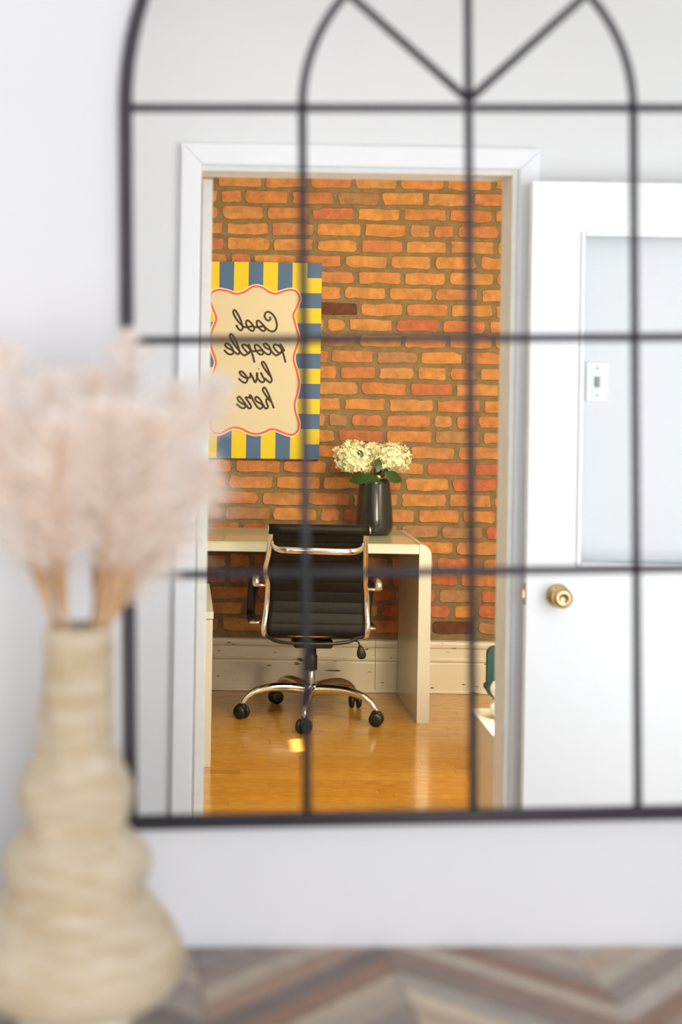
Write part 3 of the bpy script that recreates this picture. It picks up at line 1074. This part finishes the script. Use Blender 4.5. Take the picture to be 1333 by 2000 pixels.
T1 = lambda q: canv(q[0], q[1], 8.331, 420, 590)
T2 = lambda q: canv(q[0], q[1], 8.331, 420, 690)
words_ = [
    (T1, [[(890, 240), (906, 275), (870, 302), (826, 270), (810, 220), (830, 175), (870, 160), (930, 190), (985, 270), (1010, 370), (990, 450), (940, 480), (880, 460), (820, 410),
           (760, 345), (720, 308), (690, 305), (680, 340), (700, 400), (750, 452), (790, 472), (820, 450), (808, 405), (770, 395), (700, 408), (645, 405), (600, 352), (550, 305),
           (515, 303), (508, 350), (530, 402), (570, 450), (610, 472), (640, 442), (630, 402), (590, 395), (530, 412), (465, 402)],
          [(460, 395), (400, 338), (340, 260), (303, 180), (303, 140), (328, 132), (370, 190), (420, 290), (452, 400), (445, 442), (420, 462), (380, 430), (345, 370)]]),
    (T1, [[(1135, 800), (1100, 735), (1066, 685), (1085, 750), (1110, 830), (1135, 920), (1150, 985)],
          [(1098, 800), (1050, 830), (1000, 790), (958, 735), (962, 700), (1000, 690), (1055, 725), (1090, 785), (1075, 825), (1040, 850), (1000, 867), (960, 845), (925, 800),
           (885, 768), (835, 748), (800, 712), (800, 680), (840, 680), (890, 730), (912, 800), (900, 842), (860, 852), (815, 822), (780, 785),
           (740, 740), (700, 702), (660, 695), (650, 732), (680, 800), (730, 850), (770, 852), (790, 820), (760, 788), (700, 790), (640, 800), (600, 790)],
          [(545, 680), (580, 760), (612, 850), (632, 930), (645, 985)],
          [(595, 795), (540, 822), (500, 790), (455, 735), (445, 702), (480, 690), (530, 720), (575, 782), (560, 825), (520, 852), (480, 867), (440, 842), (400, 795), (350, 735),
           (290, 650), (250, 570), (248, 530), (270, 520), (310, 570), (360, 670), (397, 780), (400, 830), (370, 847), (330, 820), (300, 795), (260, 770), (200, 742), (170, 705), (180, 676),
           (220, 680), (270, 730), (302, 800), (290, 842), (240, 852), (190, 822), (150, 775)]]),
    (T2, [[(905, 375), (850, 310), (790, 220), (763, 160), (780, 138), (812, 160), (862, 260), (912, 380), (926, 440), (900, 476), (860, 450), (815, 405)],
          [(745, 310), (780, 380), (808, 432), (790, 466), (750, 466), (715, 430), (685, 380), (685, 312)],
          [(687, 310), (692, 372), (660, 475), (620, 400), (575, 320), (582, 370), (560, 396), (520, 402), (470, 385), (420, 345), (404, 306), (430, 294), (480, 330), (526, 400), (525, 450),
           (490, 481), (430, 450), (385, 405)],
          [(712, 250), (718, 258)]]),
    (T2, [[(890, 765), (830, 685), (785, 612), (783, 575), (810, 558), (852, 620), (902, 740), (960, 895)],
          [(912, 790), (870, 745), (838, 752), (842, 805), (866, 860), (850, 896), (815, 890), (785, 838), (730, 812), (670, 772), (658, 722), (690, 710), (742, 760), (776, 830), (770, 880),
           (735, 902), (690, 872), (640, 800), (612, 740), (595, 700), (570, 680), (572, 704), (600, 722)],
          [(595, 728), (545, 722), (500, 720), (540, 780), (586, 850), (586, 886), (550, 896), (512, 845), (440, 815), (385, 772), (368, 726), (400, 708), (450, 760), (497, 830), (495, 872),
           (460, 896), (410, 872), (350, 820)]]),
]
for fn, strokes in words_:
    bm = bmesh.new()
    for si, st in enumerate(strokes):
        pts = [(*fn(q), 0) for q in st]
        pts = catmull(pts, 4) if len(pts) > 2 else [Vector(q) for q in pts]
        y0 = -0.0016 - 0.0002 * si
        r = 0.0048 if len(st) > 2 else 0.0050
        tube(bm, [(p.x, y0, p.y) for p in pts], r, segs=8, flat=(0.12, 1.0), up=(0, 1, 0))
    obj('script_lettering', bm, M['ink'], cv, smooth=True)

# ------------------------------------------------------------------ desk
DY0, DY1, DZ = 6.51, 7.10, 0.757
DX0, DX1 = -0.36, 1.083
TT = 0.041
dk = tag(empty('desk', ((DX0 + DX1) / 2, (DY0 + DY1) / 2, 0)), 'white waterfall desk with an inset cream glass top against the brick wall', 'desk')
D = dk.location.copy()
R_ = 0.045
prof = [(DX1, 0)]
for k in range(9):
    a = PI / 2 * k / 8
    prof.append((DX1 - R_ + R_ * math.cos(a), DZ - R_ + R_ * math.sin(a)))
prof += [(DX1 - 0.052, DZ), (DX1 - 0.052, 0)]
pside = [(x_ - D.x, z_) for x_, z_ in prof]
bm = bmesh.new()
prism(bm, pside, DY0 - D.y, DY1 - D.y, 'Y')
obj('end_panel', bm, M['desk'], dk)
pleft = [(-(x_ - (DX1)) + DX0 - D.x, z_) for x_, z_ in prof]
obj('end_panel', prismm(pleft, DY0 - D.y, DY1 - D.y, 'Y'), M['desk'], dk)
obj('desktop', boxm((DX0 + 0.0525 - D.x, DY0 - D.y, DZ - TT), (DX1 - 0.0525 - D.x, DY1 - D.y, DZ - 0.006), 0.001, 1), M['desk'], dk)
obj('glass_top', boxm((DX0 + 0.054 - D.x, DY0 + 0.002 - D.y, DZ - 0.006), (DX1 - 0.054 - D.x, DY1 - 0.002 - D.y, DZ + 0.0005), 0.001, 1), M['deskglass'], dk)

# ------------------------------------------------------------------ dark vase and hydrangeas
vc_ = Vector((0.885, 6.885, DZ + 0.001))
fv = tag(empty('flower_vase', vc_), 'dark glazed tapering vase with gold rim standing on the desk', 'vase')
k_ = 6.885 / F
bodyp = [(0, 0), (0.060, 0), (0.072, 0.005), (0.080, 0.018), (0.0845, 0.042), (0.083, 0.075), (0.079, 0.130), (0.0735, 0.19), (0.0690, 0.232), (0.0665, 0.243), (0.060, 0.249), (0.048, 0.250)]
obj('body', lathem(bodyp, segs=48), M['darkvase'], fv, smooth=True)
obj('gold_rim', lathem([(0.051, 0.248), (0.0545, 0.250), (0.0545, 0.267), (0.052, 0.270), (0.047, 0.268), (0.045, 0.22), (0, 0.22)], segs=40), M['gold'], fv, smooth=True)

hrng = random.Random(21)


def floret(bm, c, nrm, s):
    u = nrm.orthogonal().normalized()
    u.rotate(Matrix.Rotation(hrng.uniform(0, 6.28), 3, nrm))
    v = nrm.cross(u)
    cen = bm.verts.new(c + nrm * 0.001)
    for k in range(4):
        a = k * PI / 2
        d = u * math.cos(a) + v * math.sin(a)
        e = u * -math.sin(a) + v * math.cos(a)
        lift = nrm * s * hrng.uniform(0.05, 0.4)
        p1 = bm.verts.new(c + d * s * 0.55 + e * s * 0.42 + lift * 0.5)
        p2 = bm.verts.new(c + d * s * 1.0 + e * s * 0.12 + lift)
        p3 = bm.verts.new(c + d * s * 1.0 - e * s * 0.12 + lift)
        p4 = bm.verts.new(c + d * s * 0.55 - e * s * 0.42 + lift * 0.5)
        bm.faces.new((cen, p4, p3, p2, p1))


def leafm_(length, width, curl):
    bm = bmesh.new()
    rows_ = []
    for i in range(7):
        t = i / 6
        wv = width * math.sin(PI * min(1, t * 0.92 + 0.06)) ** 0.8
        y_ = length * t
        z_ = -curl * t * t
        rows_.append([bm.verts.new((-wv, y_, z_ + 0.15 * wv)), bm.verts.new((0, y_, z_)), bm.verts.new((wv, y_, z_ + 0.15 * wv))])
    for a, b_ in zip(rows_, rows_[1:]):
        for k in range(2):
            bm.faces.new((a[k], a[k + 1], b_[k + 1], b_[k]))
    return bm


def hydrangea(center_px, dY, rad, label, leaves):
    c = P(center_px[0], center_px[1], 6.885 + dY)
    root = vc_ + Vector((0.0, 0, 0.225))
    t = tag(empty('hydrangea', root), label, 'flower', 'cream hydrangeas in the dark vase')
    cl = c - root
    bm = bmesh.new()
    tube(bm, catmull([Vector((0, 0, 0)), Vector((cl.x * 0.25, cl.y * 0.25, 0.04)), cl], 5), 0.0035, segs=6)
    obj('stem', bm, M['stem'], t, smooth=True)
    bm = bmesh.new()
    n = int(330 * (rad / 0.085) ** 2)
    for i in range(n):
        z_ = 1 - 2 * (i + 0.5) / n
        if z_ < -0.75:
            continue
        a = i * 2.39996
        rr_ = math.sqrt(1 - z_ * z_)
        d = Vector((rr_ * math.cos(a), rr_ * math.sin(a), z_))
        lump = 0.97 + 0.06 * math.sin(3.1 * d.x * 2.2 + 4 * z_) + 0.05 * math.sin(5 * d.y + 3 * d.x) + hrng.gauss(0, 0.055)
        p = Vector((d.x * rad * lump, d.y * rad * lump, d.z * rad * 0.88 * lump)) + cl
        nn = (d + Vector((hrng.gauss(0, 0.42), hrng.gauss(0, 0.42), hrng.gauss(0, 0.42)))).normalized()
        floret(bm, p, nn, hrng.uniform(0.0100, 0.0150))
    fh = obj('flower_head', bm, M['petal'], t)
    bm = bmesh.new()
    bmesh.ops.create_icosphere(bm, subdivisions=2, radius=rad * 0.84)
    for v in bm.verts:
        v.co = Vector((v.co.x, v.co.y, v.co.z * 0.86)) + cl
    obj('inner_buds', bm, M['petal'], fh, smooth=True)
    for (lx, ly, lz, turn, lean, L, Wd) in leaves:
        obj('leaf', leafm_(L, Wd, L * 0.3), M['leaf'], t, smooth=True, loc=(lx, ly, lz), rot=(PI / 2 - lean, turn, 0))
    return t


hydrangea((691, 895), -0.02, 0.086, 'cream hydrangea head leaning over the chair side of the dark vase',
          [(-0.005, -0.075, 0.045, 3.45, 0.2, 0.085, 0.034), (-0.02, -0.07, 0.040, 4.45, 0.1, 0.105, 0.024), (-0.072, -0.112, 0.125, -0.35, 0.1, 0.036, 0.013)])
hydrangea((766, 897), 0.0, 0.078, 'cream hydrangea head leaning towards the bare end of the desk',
          [(0.035, -0.072, 0.058, 2.05, 0.1, 0.095, 0.025), (0.0, -0.095, 0.060, 0.12, 0.15, 0.065, 0.017), (0.02, -0.06, 0.05, 1.3, 0.2, 0.07, 0.018)])
hydrangea((733, 887), 0.05, 0.058, 'smaller cream hydrangea head at the back between the two big heads', [(0.02, 0.02, 0.04, 0.5, 0.0, 0.08, 0.03)])

# ------------------------------------------------------------------ office chair
CX, CYc = 0.586, 6.585
ch = tag(empty('office_chair', (CX, CYc, 0)), 'black ribbed leather office chair with chrome frame pushed up to the desk', 'chair')


def cpt(x, y, Y):
    p = P(x, y, Y)
    return Vector((p.x - CX, p.y - CYc, p.z))


hub_z = 0.128
for k in range(5):
    a = math.radians(-100 + 72 * k)
    d = Vector((math.cos(a), math.sin(a), 0))
    pts = [d * 0.022 + Vector((0, 0, hub_z - 0.004)), d * 0.09 + Vector((0, 0, hub_z + 0.004)), d * 0.17 + Vector((0, 0, hub_z + 0.004)),
           d * 0.235 + Vector((0, 0, hub_z - 0.010)), d * 0.275 + Vector((0, 0, hub_z - 0.034)), d * 0.296 + Vector((0, 0, 0.066))]
    pts = catmull(pts, 6)
    rads = [0.027 - 0.0145 * i / (len(pts) - 1) for i in range(len(pts))]
    bm = bmesh.new()
    side = d.cross(Vector((0, 0, 1)))
    tube(bm, pts, rads, segs=12, flat=(0.9, 0.85), up=side)
    lg = obj('base_leg', bm, M['chrome'], ch, smooth=True)
    cp = d * 0.300
    rot = math.radians(-100 + 72 * k + 60 + 40 * k)
    ca = obj('caster', lathem([(0, 0.058), (0.006, 0.058), (0.006, 0.075), (0, 0.075)], segs=10, center=(cp.x, cp.y, 0)), M['steel'], lg, smooth=True)
    bm = bmesh.new()
    ax = Vector((math.cos(rot), math.sin(rot), 0))
    rm = Matrix.Translation(cp + Vector((0, 0, 0.030))) @ Matrix.Rotation(rot, 4, 'Z')
    for s in (-1, 1):
        tmp = bmesh.new()
        lathe(tmp, [(0, 0.006 * s), (0.022, 0.006 * s), (0.029, 0.009 * s), (0.030, 0.018 * s), (0.026, 0.025 * s), (0.012, 0.028 * s), (0, 0.028 * s)], segs=22, axis='X')
        tmp.transform(rm)
        mm = bpy.data.meshes.new('t'); tmp.to_mesh(mm); tmp.free(); bm.from_mesh(mm); bpy.data.meshes.remove(mm)
    tmp = boxm((-0.013, -0.022, 0.0), (0.013, 0.022, 0.033), 0.010, 3)
    tmp.transform(rm)
    mm = bpy.data.meshes.new('t'); tmp.to_mesh(mm); tmp.free(); bm.from_mesh(mm); bpy.data.meshes.remove(mm)
    w_ = obj('caster_wheel', bm, M['plastic'], lg, smooth=True)
obj('hub', lathem([(0, 0.088), (0.014, 0.088), (0.016, 0.1), (0.034, 0.104), (0.036, 0.14), (0.030, 0.148), (0, 0.148)], segs=28), M['chrome'], ch, smooth=True)
obj('gas_lift_rod', lathem([(0, 0.075), (0.009, 0.076), (0.010, 0.10), (0.0155, 0.14), (0.0155, 0.25), (0, 0.25)], segs=24), M['steel'], ch, smooth=True)
obj('gas_lift_cover', lathem([(0, 0.205), (0.024, 0.205), (0.0265, 0.21), (0.0265, 0.265), (0.022, 0.272), (0.021, 0.315), (0, 0.315)], segs=28), M['plastic'], ch, smooth=True)
obj('tilt_mechanism', boxm((-0.085, -0.10, 0.312), (0.085, 0.12, 0.352), 0.014, 3), M['plastic'], ch, smooth=True)

# back frame: two chrome rails, sling back between them
Yt, Yb_ = 6.27, 6.37     # top of the back, bend above the seat


def rail(side):
    if side < 0:
        q = [(530, 1034, 6.25), (529, 1056, 6.27), (525, 1085, 6.30), (519.5, 1112, 6.33), (524, 1140, 6.36), (523, 1165, 6.375), (520, 1195, 6.37), (516, 1222, 6.355), (517, 1238, 6.36)]
    else:
        q = [(715.5, 1036, 6.25), (713.5, 1058, 6.27), (713.5, 1085, 6.30), (713, 1112, 6.33), (714, 1145, 6.36), (716, 1170, 6.375), (717, 1200, 6.37), (718, 1226, 6.355), (715, 1242, 6.36)]
    pts = [cpt(*t_) for t_ in q]
    e = pts[-1]
    pts += [e + Vector((-side * 0.010, 0.05, -0.006)), e + Vector((-side * 0.018, 0.14, 0.004)), e + Vector((-side * 0.018, 0.32, 0.018)), e + Vector((-side * 0.018, 0.42, 0.010))]
    return pts


for s in (-1, 1):
    bm = bmesh.new()
    tube(bm, catmull(rail(s), 7), 0.0130, segs=12, flat=(1.1, 1.0), up=(0, 1, 0.2))
    obj('side_rail', bm, M['chrome'], ch, smooth=True)
Lr, Rr = catmull(rail(-1), 7), catmull(rail(1), 7)
# sling: from the top roll down the back, then forward as the seat
rows_ = []
nr = len(Lr)
bmS = bmesh.new()
cum = 0.0
NS = 26
# resample finely so that the ribs read
fine = []
for i in range(2, nr - 1):
    for k in range(5):
        t = k / 5
        fine.append((Lr[i].lerp(Lr[i + 1], t), Rr[i].lerp(Rr[i + 1], t)))
bend_i = (len(rail(1)) - 5) * 7
prev = None
split = []
for idx, (l, r) in enumerate(fine):
    m_ = (l + r) / 2
    if prev is not None:
        cum += (m_ - prev).length
    prev = m_
    split.append(cum)
LB = None


def sling(i0, i1, thick, name):
    bm = bmesh.new()
    front, back = [], []
    for idx in range(i0, i1):
        l, r = fine[idx]
        t = (fine[min(idx + 1, len(fine) - 1)][0] - fine[max(idx - 1, 0)][0]).normalized()
        nrm = t.cross(Vector((1, 0, 0))).normalized()
        rib = 0.0040 * (abs(math.sin(PI * split[idx] / 0.047)) ** 0.5)
        ra, rb = [], []
        for k in range(NS + 1):
            u = k / NS
            x_ = l.lerp(r, 0.035 + 0.93 * u)
            sag = 0.012 * math.sin(PI * u)
            ra.append(bm.verts.new(x_ - nrm * (thick / 2 + rib) + nrm * sag * 0))
            rb.append(bm.verts.new(x_ + nrm * (thick / 2 + rib)))
        front.append(ra)
        back.append(rb)
    n = len(front)
    for A_, sgn in ((front, 1), (back, -1)):
        for i in range(n - 1):
            for k in range(NS):
                bm.faces.new((A_[i][k], A_[i][k + 1], A_[i + 1][k + 1], A_[i + 1][k]))
    for i in range(n - 1):
        for k in (0, NS):
            bm.faces.new((front[i][k], front[i + 1][k], back[i + 1][k], back[i][k]))
    for i in (0, n - 1):
        for k in range(NS):
            bm.faces.new((front[i][k], front[i][k + 1], back[i][k + 1], back[i][k]))
    return obj(name, bm, M['leather'], ch, smooth=True)


ib = int((8 * 7 - 2) * 5)
sling(0, ib, 0.012, 'backrest')
sling(ib + 6, len(fine), 0.016, 'seat')
# head roll
a0, a1 = cpt(525.5, 1033, 6.245), cpt(721.5, 1036, 6.245)
bm = bmesh.new()
tube(bm, [a0.lerp(a1, t / 8) for t in range(9)], 0.0215, segs=20)
obj('head_roll', bm, M['leather'], ch, smooth=True)
for p, q in ((a0, -1), (a1, 1)):
    obj('roll_cap', lathem([(0, -0.003 * q), (0.0165, -0.003 * q), (0.0165, 0.004 * q), (0.010, 0.008 * q), (0, 0.009 * q)], segs=20, center=p, axis='X'), M['chrome'], ch, smooth=True)
# chrome cross bar behind the back
cb = [(532, 1062, 6.255), (541, 1071, 6.225), (560, 1074.5, 6.20), (618, 1076.5, 6.195), (680, 1078, 6.20), (702, 1074, 6.225), (710, 1065, 6.255)]
bm = bmesh.new()
tube(bm, catmull([cpt(*t_) for t_ in cb], 8), 0.0125, segs=12, flat=(1.15, 0.7), up=(0, 0, 1))
obj('back_crossbar', bm, M['chrome'], ch, smooth=True)
# lower seat brace loop
br = [(519, 1237, 6.36), (527, 1246, 6.33), (545, 1253, 6.31), (580, 1256.5, 6.30), (640, 1257.5, 6.30), (680, 1254, 6.31), (696, 1247, 6.33), (712, 1242, 6.36)]
bm = bmesh.new()
tube(bm, catmull([cpt(*t_) for t_ in br], 6), 0.0075, segs=10)
obj('seat_brace', bm, M['plastic'], ch, smooth=True)
bm = bmesh.new()
tube(bm, catmull([cpt(*t_) for t_ in [(532, 1236, 6.40), (560, 1240, 6.37), (620, 1242, 6.36), (680, 1240, 6.37), (702, 1238, 6.40)]], 6), 0.0060, segs=10)
obj('seat_crossbar', bm, M['chrome'], ch, smooth=True)
# arm loops
for s in (-1, 1):
    if s < 0:
        up_, lo_, xo = cpt(502, 1141, 6.38), cpt(494, 1214, 6.40), -0.030
    else:
        up_, lo_, xo = cpt(737, 1150, 6.38), cpt(727, 1226, 6.40), 0.020
    rail_up = (Lr if s < 0 else Rr)[int(4.2 * 7)]
    rail_lo = (Lr if s < 0 else Rr)[int(6.6 * 7)]
    lp = [up_ + Vector((0, -0.01, 0.0)), up_ + Vector((s * 0.004, 0.06, 0.020)), up_ + Vector((s * 0.004, 0.16, 0.022)), up_ + Vector((s * 0.000, 0.225, 0.0)),
          (up_ + lo_) / 2 + Vector((s * 0.002, 0.235, 0)), lo_ + Vector((0, 0.19, 0.004)), lo_ + Vector((0, 0.10, 0.0)), lo_ + Vector((0, 0.0, 0.0))]
    bm = bmesh.new()
    tube(bm, catmull(lp, 7), 0.0125, segs=12, flat=(1.55, 0.75), up=(1, 0, 0))
    ar = obj('armrest', bm, M['plastic'], ch, smooth=True)
    ar['label'] = 'black looped armrest'
    for pp, rl in ((up_, rail_up), (lo_, rail_lo)):
        bm = bmesh.new()
        e0 = pp + Vector((s * 0.014, -0.012, -0.002))
        tube(bm, [Vector((rl.x, pp.y - 0.012, pp.z - 0.002)), e0], 0.0062, segs=10)
        obj('arm_bracket', bm, M['chrome'], ar, smooth=True)
    bm = bmesh.new()
    tube(bm, catmull([up_ + Vector((s * 0.004, -0.014, 0.0)), up_ + Vector((s * 0.004, -0.014, 0.018)), up_ + Vector((s * 0.004, 0.01, 0.026)), up_ + Vector((s * 0.004, 0.06, 0.024))], 6),
         0.0160, segs=12)
    obj('arm_cap', bm, M['steel'], ar, smooth=True)
# height lever
bm = bmesh.new()
lv = catmull([cpt(655, 1254, 6.50), cpt(685, 1252, 6.45), cpt(699, 1253, 6.43), cpt(703, 1262, 6.43)], 5)
tube(bm, lv, 0.0032, segs=8)
lev = obj('height_lever', bm, M['plastic'], ch, smooth=True)
bm = bmesh.new()
p0, p1 = cpt(703.5, 1261, 6.43), cpt(708, 1287, 6.43)
tube(bm, [p0.lerp(p1, t / 6) for t in range(7)], [0.006, 0.011, 0.0155, 0.0185, 0.0195, 0.0175, 0.010], segs=14, flat=(0.5, 1.0), up=(0, 1, 0))
obj('lever_paddle', bm, M['plastic'], lev, smooth=True)

# ------------------------------------------------------------------ white cabinets, gourd vase, teal chair
lc = tag(empty('low_cabinet', (-0.16, 6.115, 0)), 'white low cabinet, only its narrow edge showing beside the open office door', 'cabinet')
obj('body', boxm((-0.30, -0.38, 0.0), (0.300, 0.38, 0.553), 0.002, 1), M['desk'], lc)
obj('top_board', boxm((-0.305, -0.385, 0.554), (0.303, 0.385, 0.580), 0.003), M['desk'], lc)
rc = tag(empty('white_cabinet', (1.34, 4.66, 0)), 'white low cabinet with sunlit top half hidden by the doorway jamb', 'cabinet')
obj('body', boxm((-0.372, -0.335, 0.02), (0.37, 0.335, 0.372), 0.002, 1), M['desk'], rc)
obj('top_board', boxm((-0.376, -0.34, 0.3725), (0.375, 0.34, 0.397), 0.003), M['desk'], rc)
obj('plinth', boxm((-0.35, -0.30, 0.0), (0.35, 0.30, 0.0205)), M['desk'], rc)

gv = P(973, 1402, 4.87)
gvo = tag(empty('gourd_vase', (gv.x + 0.016, 4.86, 0.397)), 'small white two-bulge ceramic vase on the sunlit cabinet', 'vase')
gp = catmull([(a, b_, 0) for a, b_ in [(0.026, 0.0), (0.040, 0.014), (0.046, 0.034), (0.036, 0.054), (0.030, 0.062), (0.040, 0.080), (0.043, 0.096), (0.034, 0.113), (0.020, 0.122), (0.016, 0.128)]], 5)
obj('body', lathem([(0, 0)] + [(p.x, p.y) for p in gp] + [(0.012, 0.128), (0.012, 0.08), (0, 0.08)], segs=36), M['ceramic'], gvo, smooth=True)
obj('lip', lathem([(0.012, 0.128), (0.017, 0.128), (0.0175, 0.130), (0.015, 0.132), (0.012, 0.131)], segs=30), M['ceramic'], gvo, smooth=True)

tc_ = tag(empty('teal_chair', (1.322, 5.75, 0)), 'low dark teal chair peeking out behind the doorway jamb', 'chair')
bm = boxm((-0.19, -0.20, 0.315), (0.19, -0.17, 0.500), 0.0)
es = [e for e in bm.edges if abs(e.verts[0].co.y - e.verts[1].co.y) > 0.01]
bmesh.ops.bevel(bm, geom=es, offset=0.03, segments=5, affect='EDGES', profile=0.5)
obj('backrest', bm, M['teal'], tc_)
obj('seat', boxm((-0.13, -0.16, 0.27), (0.17, 0.18, 0.30), 0.012, 3), M['teal'], tc_)
for sx_ in (-1, 1):
    obj('back_post', tubem([(sx_ * 0.08, -0.178, 0.40), (sx_ * 0.08, -0.150, 0.28)], 0.009, segs=8), M['teal'], tc_, smooth=True)
    for sy_ in (-1, 1):
        obj('leg', tubem([(sx_ * 0.09, sy_ * 0.12, 0.275), (sx_ * 0.10, sy_ * 0.14, 0.0)], 0.011, segs=8), M['teal'], tc_, smooth=True)
